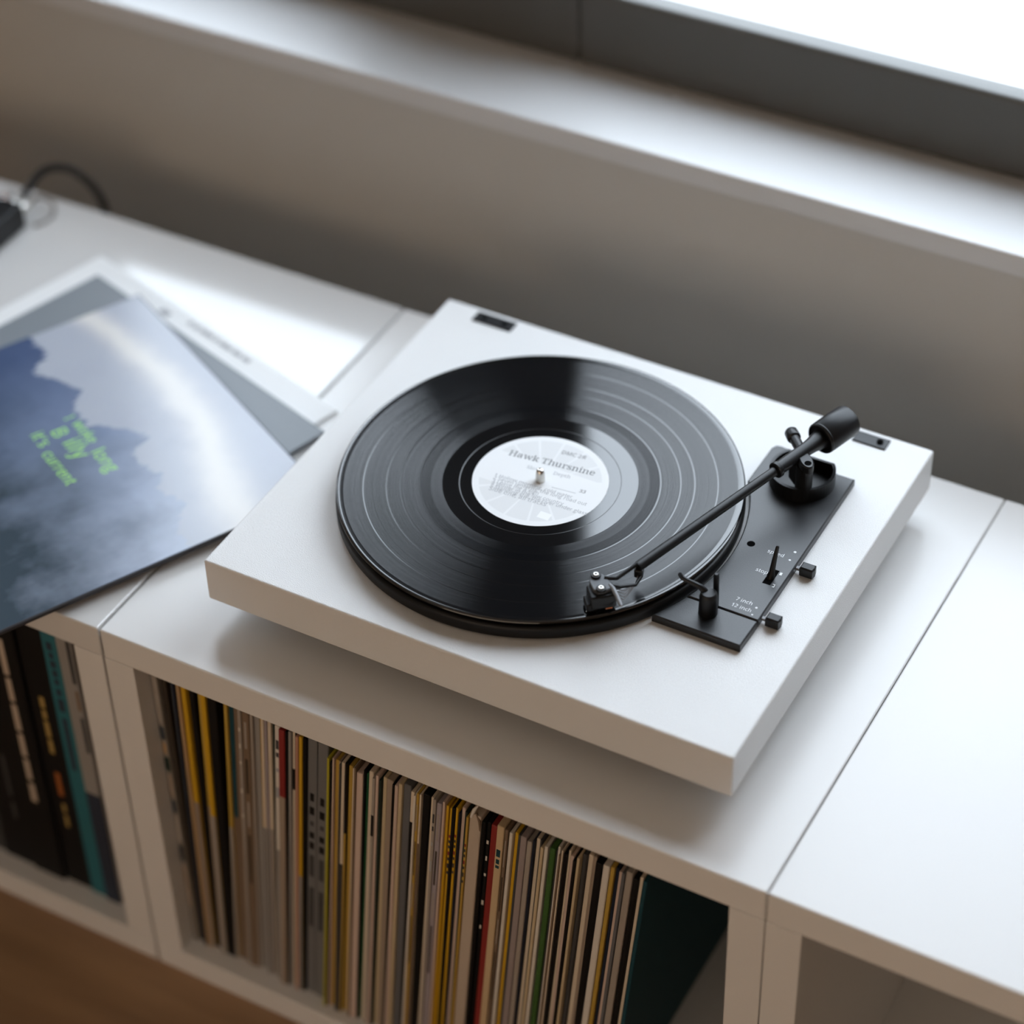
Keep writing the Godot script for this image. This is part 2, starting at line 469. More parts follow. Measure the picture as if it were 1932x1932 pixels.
func view_and_light() -> void:
	var cam := Camera3D.new()
	cam.name = "camera"
	cam.fov = 23.25623
	cam.near = 0.05
	cam.far = 60.0
	cam.transform = Transform3D(Basis(Vector3(0.8758613, -0.0227604, -0.4820259), Vector3(-0.3037377, 0.7501936, -0.5873269), Vector3(0.3749806, 0.6608264, 0.6501524)), Vector3(0.860876, 1.211748, 1.042919))
	var lens := CameraAttributesPhysical.new()
	lens.frustum_focal_length = 58.3142
	lens.frustum_focus_distance = 1.772
	lens.exposure_aperture = 1.50
	lens.frustum_near = 0.05
	lens.frustum_far = 60.0
	cam.attributes = lens
	cam.fov = 23.25623
	add_child(cam)
	cam.current = true
	var e := Environment.new()
	e.background_mode = Environment.BG_SKY
	var sky := Sky.new()
	var sm := ProceduralSkyMaterial.new()          # an even white overcast sky over pale ground
	sm.sky_top_color = Color(0.90, 0.95, 1.0)
	sm.sky_horizon_color = Color(0.93, 0.965, 1.0)
	sm.ground_horizon_color = Color(0.62, 0.64, 0.66)
	sm.ground_bottom_color = Color(0.60, 0.61, 0.62)
	sky.sky_material = sm
	e.sky = sky
	e.background_energy_multiplier = 7.3
	e.tonemap_mode = Environment.TONE_MAPPER_LINEAR
	e.tonemap_exposure = 1.0
	e.sdfgi_enabled = true
	e.ssao_enabled = true
	e.ssil_enabled = true
	var we := WorldEnvironment.new()
	we.name = "overcast_sky"
	we.environment = e
	add_child(we)


func materials() -> void:
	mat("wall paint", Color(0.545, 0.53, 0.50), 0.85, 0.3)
	mat("room paint", Color(0.62, 0.52, 0.42), 0.9, 0.3)  # walls out of view, their warm tone chosen to tint bounced light
	mat("ceiling paint", Color(0.72, 0.68, 0.62), 0.9, 0.3)
	var fl := mat("oak floor", Color(1, 1, 1), 0.5)
	mottled(fl, Color(0.26, 0.15, 0.08), Color(0.42, 0.26, 0.14), 0.02, Vector3(0.6, 1, 4))  # warm tone chosen for the light it bounces
	mat("sill lacquer", Color(0.64, 0.645, 0.65), 0.35)
	mat("window paint", Color(0.085, 0.085, 0.08), 0.45)
	var gl := mat("window glass", Color(1, 1, 1), 0.0)
	gl.transparency = BaseMaterial3D.TRANSPARENCY_ALPHA
	gl.albedo_color = Color(1, 1, 1, 0.03)
	mat("shelf lacquer", Color(0.76, 0.755, 0.745), 0.26)
	mat("glossy shelf lacquer", Color(0.70, 0.695, 0.685), 0.10, 0.65)
	var pl := mat("white satin paint", Color(0.74, 0.74, 0.735), 0.48)
	grain(pl, 0.16, 22.0, 0.28)
	mat("rubber", Color(0.008, 0.008, 0.008), 0.6, 0.4)
	mat("black paint", Color(0.006, 0.0065, 0.0078), 0.38, 0.42)
	mat("black plate", Color(0.010, 0.011, 0.013), 0.36, 0.52)
	grain(M["black plate"], 0.11, 34.0, 0.10, 5)
	mat("black plastic", Color(0.005, 0.0055, 0.0065), 0.38, 0.40)
	mat("platter black", Color(0.004, 0.004, 0.0045), 0.42, 0.38)
	mat("felt", Color(0.006, 0.006, 0.0065), 0.95, 0.2)
	mat("painted hole shade", Color(0.003, 0.003, 0.003), 0.9, 0.1)  # near black that paints in the shade inside holes and recesses
	var st := mat("steel", Color(0.62, 0.60, 0.56), 0.28)
	st.metallic = 1.0
	mat("brushed grey metal", Color(0.075, 0.08, 0.088), 0.42)
	mat("finger grey", Color(0.20, 0.205, 0.215), 0.45)
	mat("white print", Color(0.78, 0.80, 0.82), 0.6)
	mat("label ink", Color(0.12, 0.125, 0.135), 0.7)
	mat("pale ink", Color(0.36, 0.37, 0.39), 0.7)
	mat("amber", Color(0.35, 0.10, 0.02), 0.4)
	mat("white card", Color(0.83, 0.84, 0.84), 0.45)
	mat("grey card", Color(0.20, 0.225, 0.25), 0.42)
	mat("dark ink", Color(0.03, 0.03, 0.035), 0.7)
	mat("green ink", Color(0.36, 0.78, 0.16), 0.5)
	mat("cream ink", Color(0.52, 0.42, 0.33), 0.7)
	mat("gold ink", Color(0.40, 0.27, 0.08), 0.6)
	mat("red", Color(0.24, 0.016, 0.013), 0.6)
	var tones := {
		"darkbrown": Color(0.045, 0.034, 0.024), "slateblue": Color(0.055, 0.065, 0.08), "navy": Color(0.012, 0.018, 0.035), "tan": Color(0.42, 0.28, 0.15),
		"yellow": Color(0.62, 0.37, 0.02), "taupe": Color(0.34, 0.27, 0.21), "black": Color(0.005, 0.005, 0.0055), "mustard": Color(0.48, 0.32, 0.06),
		"greige": Color(0.36, 0.32, 0.28), "teal": Color(0.010, 0.055, 0.075), "brown": Color(0.20, 0.14, 0.095), "grey": Color(0.30, 0.285, 0.27),
		"charcoal": Color(0.06, 0.06, 0.062), "cream": Color(0.66, 0.57, 0.45), "lilac": Color(0.36, 0.32, 0.35), "bottle": Color(0.018, 0.032, 0.026),
		"white": Color(0.68, 0.64, 0.58), "salmon": Color(0.46, 0.25, 0.18), "ash": Color(0.17, 0.17, 0.172), "lime": Color(0.42, 0.38, 0.03),
		"blush": Color(0.60, 0.47, 0.40), "gold": Color(0.48, 0.31, 0.06), "green": Color(0.016, 0.085, 0.035), "straw": Color(0.56, 0.46, 0.30),
		"slate": Color(0.135, 0.137, 0.145), "sand": Color(0.50, 0.42, 0.34), "wheat": Color(0.58, 0.44, 0.27), "mauve": Color(0.32, 0.27, 0.265),
		"leaf": Color(0.05, 0.12, 0.03), "collage": Color(0.24, 0.215, 0.185), "dusk": Color(0.03, 0.038, 0.06), "ocean": Color(0.03, 0.15, 0.185),
	}
	for k in tones:
		mat(k, tones[k], 0.6, 0.32)


func room() -> void:
	var xl := -2.4
	var xr := 3.0
	var zf := 2.6
	var top := 2.05
	structure("floor", MB.new().box(Vector3(xl - 0.2, FLOOR - 0.1, -0.76), Vector3(xr + 0.2, FLOOR, zf + 0.2)), M["oak floor"], "warm oak floor of the room under the shelf units", "floor")
	structure("ceiling", MB.new().box(Vector3(xl - 0.2, top, -0.76), Vector3(xr + 0.2, top + 0.15, zf + 0.2)), M["ceiling paint"], "plain pale ceiling above the whole room", "ceiling")
	structure("wall_left", MB.new().box(Vector3(xl - 0.2, FLOOR, -0.76), Vector3(xl, top, zf + 0.2)), M["room paint"], "unseen warm beige wall at the left end of the room", "wall")
	structure("wall_right", MB.new().box(Vector3(xr, FLOOR, -0.76), Vector3(xr + 0.2, top, zf + 0.2)), M["room paint"], "unseen warm beige wall at the right end of the room", "wall")
	structure("wall_front", MB.new().box(Vector3(xl, FLOOR, zf), Vector3(xr, top, zf + 0.2)), M["room paint"], "unseen warm beige wall facing the window across the room", "wall")
	var b := MB.new()
	b.box(Vector3(xl, FLOOR, -0.76), Vector3(xr, SILL - 0.02, -0.508))
	b.box(Vector3(xl, SILL - 0.02, -0.76), Vector3(WIN_L, top, -0.508))
	b.box(Vector3(WIN_R, SILL - 0.02, -0.76), Vector3(xr, top, -0.508))
	b.box(Vector3(WIN_L, WIN_T, -0.76), Vector3(WIN_R, top, -0.508))
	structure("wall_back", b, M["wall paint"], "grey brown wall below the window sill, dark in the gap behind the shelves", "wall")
	structure("trim_1", MB.new().rbox(Vector3((WIN_L + WIN_R) / 2, SILL - 0.01, -0.628), Vector3(WIN_R - WIN_L - 0.002, 0.02, 0.252), 0.0025, 2), M["sill lacquer"], "bright white window sill running above the dark wall", "window sill")
	# out of view on the facing wall, a glowing sheet placed to light the shelf fronts
	var bl := mat("unseen glow", Color(0.72, 0.60, 0.46), 0.9)
	bl.emission_enabled = true
	bl.emission = Color(1.0, 0.90, 0.78)
	bl.emission_energy_multiplier = 0.5
	var w2 := Node3D.new()
	w2.name = "window_2"
	add_child(w2)
	w2.set_meta("kind", "structure")
	w2.set_meta("label", "unseen glowing sheet on the facing wall, placed to light the shelf fronts")
	w2.set_meta("category", "window")
	part("unseen_glow_sheet", MB.new().box(Vector3(-0.8, 0.05, zf - 0.03), Vector3(1.6, 1.05, zf - 0.015)), M["unseen glow"], w2)
	var room_light := AreaLight3D.new()  # unseen source, lights the fronts of the shelves and turntable
	room_light.name = "unseen_room_light"
	room_light.area_size = Vector2(2.4, 1.0)
	room_light.area_normalize_energy = true
	room_light.light_energy = UNSEEN_LIGHT
	room_light.light_color = Color(1.0, 0.90, 0.80)
	room_light.area_range = 8.0
	room_light.shadow_enabled = true
	add_child(room_light)
	room_light.position = Vector3(0.4, 0.55, zf - 0.04)
	# the window: a frame with a broad post between a narrow sash and a wide one
	var w := Node3D.new()
	w.name = "window_1"
	add_child(w)
	w.set_meta("kind", "structure")
	w.set_meta("label", "dark framed window above the white sill, its unseen leftmost pane placed to light the turntable")
	w.set_meta("category", "window")
	var z0 := -0.622
	var z1 := -0.600
	var zm := (z0 + z1) / 2
	var ax := [WIN_L, WIN_L + 0.06, -1.060, -0.560, -0.240, -0.007, WIN_R - 0.09, WIN_R]  # leftmost pane is out of view, placed to light the turntable's front left
	for i in [0, 2, 4, 6]:
		part("jamb" if i in [0, 6] else "window_post", MB.new().rbox(Vector3((ax[i] + ax[i + 1]) / 2, (SILL + WIN_T) / 2, zm), Vector3(ax[i + 1] - ax[i], WIN_T - SILL, z1 - z0), 0.004, 2), M["window paint"], w)
	for i in [1, 3, 5]:
		var cx: float = (ax[i] + ax[i + 1]) / 2
		var wd: float = ax[i + 1] - ax[i]
		part("bottom_rail", MB.new().rbox(Vector3(cx, SILL + 0.036, zm), Vector3(wd, 0.072, z1 - z0), 0.004, 2), M["window paint"], w)
		part("top_rail", MB.new().rbox(Vector3(cx, WIN_T - 0.04, zm), Vector3(wd, 0.08, z1 - z0), 0.004, 2), M["window paint"], w)
		part("pane", MB.new().quad_pane(cx, wd, SILL + 0.072, WIN_T - 0.08, zm), M["window glass"], w)


func shelf_unit(label: String, x0: float, x1: float, m: Material) -> void:
	var z0 := -0.397
	var z1 := 0.047
	var zc := (z0 + z1) / 2
	var d := z1 - z0
	var o := thing("shelf_unit", label, "shelf unit", Vector3((x0 + x1) / 2, FLOOR, zc), "white shelf units in a row under the window")
	var t := 0.0285
	var p := 0.0262
	part("top_panel", MB.new().rbox(Vector3((x0 + x1) / 2, SHELF - t / 2, zc), Vector3(x1 - x0, t, d), 0.0016, 3), m, o)
	for s in [x0 + p / 2, x1 - p / 2]:
		part("side_panel", MB.new().rbox(Vector3(s, (SHELF - t - 0.42) / 2, zc), Vector3(p, 0.42 + SHELF - t - 0.0003, d), 0.0008, 1), M["shelf lacquer"], o)
	part("bottom_panel", MB.new().rbox(Vector3((x0 + x1) / 2, (FLOOR - 0.42) / 2, zc), Vector3(x1 - x0, -0.42 - FLOOR, d), 0.0008, 1), M["shelf lacquer"], o)
	part("back_panel", MB.new().box(Vector3(x0 + p, -0.42, z0 + 0.004), Vector3(x1 - p, SHELF - t, z0 + 0.010)), M["shelf lacquer"], o)


func shelves() -> void:
	shelf_unit("white shelf unit under the record sleeves lying flat, holding dark boxed records", -0.6113, -0.0704, M["glossy shelf lacquer"])
	shelf_unit("white shelf unit that carries the turntable and holds the leaning record sleeves", -0.0682, 0.4706, M["shelf lacquer"])
	shelf_unit("white shelf unit with a bare top to the right of the turntable", 0.4713, 1.0110, M["shelf lacquer"])


func turntable() -> void:
	var o := thing("turntable", "white turntable with black tonearm and platter on the middle shelf unit", "turntable", Vector3(0.2112, SHELF, -0.1786))
	var w := 0.4224
	var h := 0.0379
	var d := 0.3572
	part("plinth", MB.new().rbox(Vector3(w / 2, -h / 2, -d / 2), Vector3(w, h, d), 0.0020, 3), M["white satin paint"], o)
	for p in [Vector2(0.055, -0.055), Vector2(w - 0.055, -0.055), Vector2(0.055, -d + 0.055), Vector2(w - 0.055, -d + 0.055)]:
		part("foot", MB.new().lathe(Transform3D(Basis(), Vector3(p.x, SHELF, p.y)), [Vector2(0, 0), Vector2(0.017, 0), Vector2(0.019, 0.003), Vector2(0.019, -SHELF - h + 0.0005), Vector2(0, -SHELF - h + 0.0005)], 32), M["rubber"], o)
	# platter, its mat and the spindle
	var pc := Transform3D(Basis(), mm(184.6, 0, -172.8))
	var pl := part("platter", MB.new().lathe(pc, [Vector2(0, 0.0002), Vector2(0.035, 0.0002), Vector2(0.035, 0.0012), Vector2(0.1490, 0.0012), Vector2(0.1512, 0.0020), Vector2(0.1515, 0.0034), Vector2(0.1515, 0.0090), Vector2(0.1512, 0.0106), Vector2(0.1500, 0.0117), Vector2(0.1482, 0.0122), Vector2(0, 0.0122)], 180, 50), M["platter black"], o)
	part("slipmat", MB.new().lathe(pc, [Vector2(0, 0.0122), Vector2(0.1465, 0.0122), Vector2(0.1470, 0.0128), Vector2(0.1470, 0.0146), Vector2(0.1464, 0.0151), Vector2(0, 0.0151)], 120), M["felt"], pl)
	part("spindle", MB.new().lathe(pc, [Vector2(0, 0.0122), Vector2(0.0036, 0.0122), Vector2(0.0036, 0.0218), Vector2(0.0033, 0.0250), Vector2(0.0026, 0.0272), Vector2(0.0020, 0.0279), Vector2(0, 0.0279)], 24, 50), M["steel"], pl, "steel spindle")
	# hinge mounts at the back
	for x in [[31.2, 66.6], [362.5, 389.5]]:
		var hm := part("hinge_mount", MB.new().rbox(mm((x[0] + x[1]) / 2, 0.6, -345.8), mm(x[1] - x[0], 1.4, 12.4), 0.0006, 1), M["black paint"], o)
		for f in [0.24, 0.76]:
			if x[0] > 100 and f < 0.5:
				continue
			part("pin_socket", MB.new().lathe(Transform3D(Basis(), mm(lerpf(x[0], x[1], f), 1.25, -345.8)), [Vector2(0, 0), Vector2(0.0026, 0), Vector2(0.0026, 0.0012 if x[0] > 100 else 0.0002), Vector2(0.0014, 0.0012 if x[0] > 100 else 0.0002), Vector2(0, 0.0002)], 20), M["painted hole shade"], hm)  # near black sockets, the shade in the hole is their colour
	control_plate(o)
	tonearm(o)


func control_plate(o: Node3D) -> void:
	# a black plate to the right of the platter, cut round to clear it
	var c := Vector2(0.1846, -0.1728)
	var r := 0.1540
	var back := []
	for k in 25:
		var z := lerpf(-0.2545, -0.1213, k / 24.0)
		back.append(Vector2(maxf(c.x + sqrt(r * r - (z - c.y) ** 2), 0.3148), z))
	back.append_array([Vector2(0.3846, -0.1213), Vector2(0.3850, -0.2918), Vector2(0.3722, -0.2918), Vector2(0.3500, -0.2975), Vector2(0.3345, -0.3006), Vector2(0.3215, -0.3025), Vector2(0.3172, -0.3014), Vector2(0.3152, -0.2975)])
	var p := part("control_plate", MB.new().prism(back, 0.0003, 0.0066, 0.0009), M["black plate"], o)
	var front := []
	for k in 11:
		var z := lerpf(-0.1206, -0.0927, k / 10.0)
		front.append(Vector2(c.x + sqrt(r * r - (z - c.y) ** 2), z))
	front.append_array([Vector2(0.3840, -0.0927), Vector2(0.3846, -0.1206)])
	part("front_plate", MB.new().prism(front, 0.0003, 0.0066, 0.0009), M["black plate"], p)
	part("screw_hole_shade", MB.new().lathe(Transform3D(Basis(), mm(346.7, 6.5, -191.6)), [Vector2(0, 0), Vector2(0.0030, 0), Vector2(0.0030, 0.00018), Vector2(0, 0.00018)], 28), M["painted hole shade"], p)  # flat disc on the plate, painted dark for the shade in a hole
	part("lever_slot_shade", MB.new().prism([Vector2(0.3708, -0.1578), Vector2(0.3769, -0.1580), Vector2(0.3769, -0.1745), Vector2(0.3708, -0.1745)], 0.0064, 0.00672), M["painted hole shade"], p)  # dark sheet on the plate, the slot's shade put in by colour
	var ups := Vector3(0, 0, -1)
	var rt := Vector3(1, 0, 0)
	lettering("lettering", "speed", mm(360.5, 6.62, -187.6), rt, ups, 0.0070, M["white print"], p)
	lettering("lettering", "stop", mm(361.2, 6.62, -166.0), rt, ups, 0.0060, M["white print"], p)
	lettering("lettering", "7 inch", mm(361.4, 6.62, -132.0), rt, ups, 0.0088, M["white print"], p)
	lettering("lettering", "12 inch", mm(361.0, 6.62, -125.2), rt, ups, 0.0080, M["white print"], p)
	for q in [[378.4, -197.9, 1.1, 0.8], [378.5, -188.4, 0.9, 0.8], [378.0, -132.5, 0.9, 0.9], [378.3, -124.8, 0.7, 0.8]]:
		part("dot_mark", MB.new().lathe(Transform3D(Basis(), mm(q[0], 6.6, q[1])), [Vector2(0, 0), Vector2(q[2] * 0.001, 0), Vector2(q[2] * 0.001, 0.00007), Vector2(0, 0.00007)], 16), M["white print"], p)
	part("square_mark", MB.new().box(mm(378.0, 6.6, -173.6), mm(379.8, 6.67, -170.8)), M["white print"], p)
	var br := MB.new()
	br.box(mm(378.0, 6.6, -160.3), mm(380.2, 6.67, -159.7))
	br.box(mm(379.6, 6.6, -160.3), mm(380.2, 6.67, -157.2))
	br.box(mm(378.6, 6.6, -157.6), mm(380.2, 6.67, -157.0))
	part("bracket_mark", br, M["white print"], p)
	# the slim start lever stands up out of the slot
	part("start_lever", MB.new().tube([mm(373.8, 3.0, -164.5), mm(373.9, 8.6, -166.0), mm(374.0, 10.5, -167.0), mm(374.2, 20.0, -169.8), mm(374.5, 29.6, -173.6), mm(374.5, 30.2, -173.9)], [0.0030, 0.0029, 0.0022, 0.0018, 0.0013, 0.0008], 14), M["black plastic"], o)
	# two slider knobs that stick out on the right, each on a bright stem
	for z in [-185.9, -127.5]:
		var kb := part("slider_knob", MB.new().prism([mm2(388.6, z - 3.9), mm2(398.6, z - 3.9), mm2(399.4, z), mm2(398.6, z + 3.9), mm2(388.6, z + 3.9)], 0.0016, 0.0092, 0.0010), M["black plastic"], o)
		part("stem", MB.new().rbox(mm(387.0, 4.0, z), mm(4.6, 2.2, 3.0), 0.0004, 1), M["finger grey"], kb, "grey stem")


func mm2(x: float, z: float) -> Vector2:
	return Vector2(x, z) * 0.001


func along(a: Vector3, b: Vector3) -> Transform3D:
	# y axis from a towards b, at a
	var y := (b - a).normalized()
	var x := y.cross(Vector3(0, 0, 1) if absf(y.z) < 0.9 else Vector3(1, 0, 0)).normalized()
	return Transform3D(Basis(x, y, x.cross(y)), a)


func tonearm(o: Node3D) -> void:
	var a := mm(299.5, 36.0, -104.0)      # head end of the tube
	var b := mm(350.7, 42.0, -255.5)      # over the pivot
	var ax := (b - a).normalized()
	var at := func(k: float) -> Vector3: return a + (b - a) * k
	var arm := part("tonearm", MB.new().tube([at.call(-0.004), at.call(0.0), at.call(0.45), at.call(0.88)], [0.0030, 0.0038, 0.0037, 0.0036], 24), M["black paint"], o)
	part("collar", MB.new().lathe(along(at.call(0.868), b), [Vector2(0, 0), Vector2(0.0056, 0), Vector2(0.0062, 0.0006), Vector2(0.0062, 0.0034), Vector2(0.0056, 0.0040), Vector2(0, 0.0040)], 32), M["black plastic"], arm)
	part("arm_shaft", MB.new().tube([at.call(0.89), at.call(1.0), at.call(1.075), at.call(1.115), at.call(1.15), at.call(1.18)], [0.0051, 0.0052, 0.0053, 0.0058, 0.0071, 0.0076], 24), M["black paint"], arm)
	var cw := along(at.call(1.168), at.call(1.3))
	var cl := 0.0305
	part("counterweight", MB.new().lathe(cw, [Vector2(0.0060, 0.0012), Vector2(0.0104, 0.0012), Vector2(0.0108, 0), Vector2(0.0114, 0), Vector2(0.0122, 0.0008), Vector2(0.0124, 0.0016), Vector2(0.0120, 0.0022), Vector2(0.0120, 0.0030), Vector2(0.0125, 0.0036), Vector2(0.0125, cl - 0.0016), Vector2(0.0118, cl), Vector2(0, cl)], 56), M["black paint"], arm)
	# D shaped cup the bearing stands in
	var cx := 0.3510
	var cz := -0.2720
	var ring := []
	var inner := []
	for k in 41:
		var g := lerpf(-deg_to_rad(41.0), PI + deg_to_rad(41.0), k / 40.0)
		ring.append(Vector2(cx + 0.0245 * cos(g), cz + 0.0245 * sin(g)))
		inner.append(Vector2(cx + 0.0222 * cos(g), maxf(cz + 0.0222 * sin(g), -0.2862)))
	part("bearing_cup", MB.new().prism(ring, 0.0064, 0.0092), M["black plastic"], arm)
	var wall := MB.new()
	for k in ring.size():
		var k2 := (k + 1) % ring.size()
		wall.wall_piece(ring[k], ring[k2], inner[k], inner[k2], 0.0090, 0.0185)
	part("cup_wall", wall, M["black plastic"], arm)
	# the bearing: a column on the near side with a round topped lobe, and a knob on the far side
	var c0 := at.call(1.045) as Vector3
	var bx := Vector3(0.66, 0, 0.75).normalized()
	var col := []
	var across := Vector3(-bx.z, 0, bx.x)
	var mid := c0 + bx * 0.0085
	for k in 24:
		var g := TAU * k / 24
		var q := mid + bx * cos(g) * 0.0075 + across * sin(g) * 0.0062
		col.append(Vector2(q.x, q.z))
	part("bearing_column", MB.new().prism(col, 0.0088, 0.0385, 0.0012), M["black plastic"], arm)
	var lobe := []
	var lm := c0 + bx * 0.0098
	for k in 32:
		var g := TAU * k / 32
		var q := lm + bx * cos(g) * 0.0106 + across * sin(g) * (0.0050 + 0.0006 * cos(g))
		lobe.append(Vector2(q.x, q.z))
	var yk := part("yoke", MB.new().prism(lobe, 0.0380, 0.0440, 0.0010), M["black paint"], arm)
	yk.set_meta("label", "rounded yoke top with a screw recess")
	part("recess", MB.new().lathe(Transform3D(Basis(bx, Vector3.UP, bx.cross(Vector3.UP)), lm + bx * 0.0050 + Vector3.UP * (0.0439 - lm.y)), [Vector2(0, 0), Vector2(0.0026, 0), Vector2(0.0026, 0.00025), Vector2(0, 0.00025)], 20), M["painted hole shade"], arm)  # flat dark disc, the recess shade is in its colour
	part("pivot_knob", MB.new().lathe(along(c0 - bx * 0.002, c0 - bx * 0.03 - Vector3.UP * 0.002), [Vector2(0, 0), Vector2(0.0038, 0), Vector2(0.0040, 0.010), Vector2(0.0038, 0.0150), Vector2(0.0050, 0.0158), Vector2(0.0052, 0.0166), Vector2(0.0050, 0.0235), Vector2(0.0043, 0.0246), Vector2(0, 0.0246)], 32), M["black paint"], arm)
	part("bearing_block", MB.new().rbox(c0 + Vector3(-0.002, -0.016, -0.001), mm(11, 24, 11), 0.0015, 2, Basis(Vector3.UP, -0.7)), M["black plastic"], arm)
	# head: two rails form a triangle from the end of the tube to the head plate with its two screws
	var s1 := mm(277.2, 34.6, -83.0)
	var s2 := mm(286.6, 34.6, -72.6)
	var dirh := (s1 + s2) / 2.0
	part("head_clamp", MB.new().rbox(a + ax * 0.001 + Vector3(0, -0.0045, 0), mm(6.4, 7.0, 9.0), 0.0012, 2, Basis(Vector3.UP, 0.33)), M["black paint"], arm)
	part("head_rail", MB.new().tube([a + Vector3(-0.0012, 0.0016, 0.0), mm(291.2, 34.8, -87.2), mm(286.0, 34.2, -85.6), mm(283.0, 34.4, -84.5)], [0.0016, 0.0014, 0.0014, 0.0016], 10), M["black paint"], arm)
	part("head_rail", MB.new().tube([a + Vector3(0.0032, -0.0062, 0.002), mm(302.5, 28.0, -94.0), mm(295.0, 31.0, -84.2), mm(290.5, 33.6, -80.6)], [0.0016, 0.0013, 0.0014, 0.0016], 10), M["black paint"], arm)
	var plate := []
	for q in [[274.6, -86.0], [279.6, -87.6], [284.5, -85.4], [291.6, -80.6], [292.8, -77.6], [289.0, -72.0], [285.5, -69.4], [281.5, -70.4], [276.0, -75.6], [273.2, -81.0]]:
		plate.append(mm2(q[0], q[1]))
	var hs := part("headshell", MB.new().prism(plate, 0.0318, 0.0346, 0.0006), M["brushed grey metal"], arm, "dark grey metal head plate")
	for s in [s1, s2]:
		part("screw_washer", MB.new().lathe(Transform3D(Basis(), s), [Vector2(0, -0.0004), Vector2(0.0036, -0.0004), Vector2(0.0036, 0.0012), Vector2(0.0032, 0.0016), Vector2(0, 0.0016)], 24), M["black plastic"], arm)
		part("head_screw", MB.new().lathe(Transform3D(Basis(), s + Vector3.UP * 0.0016), [Vector2(0, 0), Vector2(0.0021, 0), Vector2(0.0021, 0.0004), Vector2(0.0017, 0.0008), Vector2(0.0009, 0.0008), Vector2(0.0008, 0.0002), Vector2(0, 0.0002)], 20), M["steel"], arm, "bright steel screw")
		part("screw_recess_shade", MB.new().lathe(Transform3D(Basis(), s + Vector3.UP * 0.0018), [Vector2(0, 0), Vector2(0.00085, 0), Vector2(0.00085, 0.0004), Vector2(0, 0.0004)], 12), M["painted hole shade"], arm)  # dark disc painted for the shade in the screw head
	part("finger_lift", MB.new().tube([mm(289.4, 33.8, -80.2), mm(293.2, 34.4, -77.8), mm(298.4, 33.8, -73.0), mm(303.8, 32.6, -67.8), mm(305.6, 32.4, -66.2)], [0.0014, 0.0015, 0.0015, 0.0015, 0.0010], 12), M["finger grey"], arm, "grey finger lift")
	var ct := part("cartridge", MB.new().rbox(mm(285.4, 25.6, -75.4), mm(18.5, 12.0, 15.0), 0.0016, 2, Basis(Vector3.UP, 0.72)), M["black plastic"], arm)
	part("stylus_guard", MB.new().rbox(mm(280.0, 21.6, -69.2), mm(8.0, 7.0, 11.5), 0.0014, 2, Basis(Vector3.UP, 0.72)), M["black plastic"], arm)
	part("stylus", MB.new().tube([mm(283.6, 19.8, -68.6), mm(279.2, 17.4, -64.2)], [0.0005, 0.0003], 8), M["steel"], arm)
	part("cartridge_mark", MB.new().rbox(mm(285.9, 26.6, -66.4), mm(2.4, 1.2, 0.5), 0.0001, 1, Basis(Vector3.UP, 0.72)), M["cream ink"], arm)
	part("amber_mark", MB.new().rbox(mm(294.0, 21.9, -70.4), mm(5.0, 0.9, 0.6), 0.0001, 1, Basis(Vector3.UP, 0.72)), M["amber"], arm)
	# four thin wires behind the cartridge
	for k in 4:
		var e := k * 1.5
		part("signal_wire", MB.new().tube([mm(292.0 + e * 0.6, 30.0 - e, -82.0 + e * 0.4), mm(298.5 + e * 0.4, 28.6 - e, -84.8 + e), mm(302.0, 29.0 - e * 0.4, -93.0 + e * 0.5), a + Vector3(0.001, -0.005, 0)], [0.0004, 0.0004, 0.0004, 0.0004], 6), M["finger grey"], arm)
	# the rest and lift by the front of the plate
	var rest := part("arm_rest", MB.new().lathe(Transform3D(Basis(), mm(350.0, 6.4, -112.5)), [Vector2(0, 0), Vector2(0.0068, 0), Vector2(0.0068, 0.0010), Vector2(0.0064, 0.0160), Vector2(0.0060, 0.0185), Vector2(0.0048, 0.0196), Vector2(0, 0.0196)], 36), M["black plastic"], o)
	part("rest_hook", MB.new().tube([mm(347.5, 24.0, -113.8), mm(343.6, 28.6, -112.4), mm(338.6, 30.2, -111.8), mm(333.0, 30.8, -112.0), mm(329.6, 31.6, -112.2), mm(328.2, 33.6, -112.0), mm(328.0, 34.6, -111.6)], [0.0024, 0.0022, 0.0019, 0.0018, 0.0018, 0.0017, 0.0014], 14), M["black plastic"], rest)
	part("lift_pin", MB.new().tube([mm(351.4, 6.0, -122.4), mm(351.2, 34.0, -122.0), mm(351.2, 35.6, -122.0), mm(351.2, 36.2, -122.0)], [0.0021, 0.0021, 0.0019, 0.0012], 16), M["black plastic"], rest)


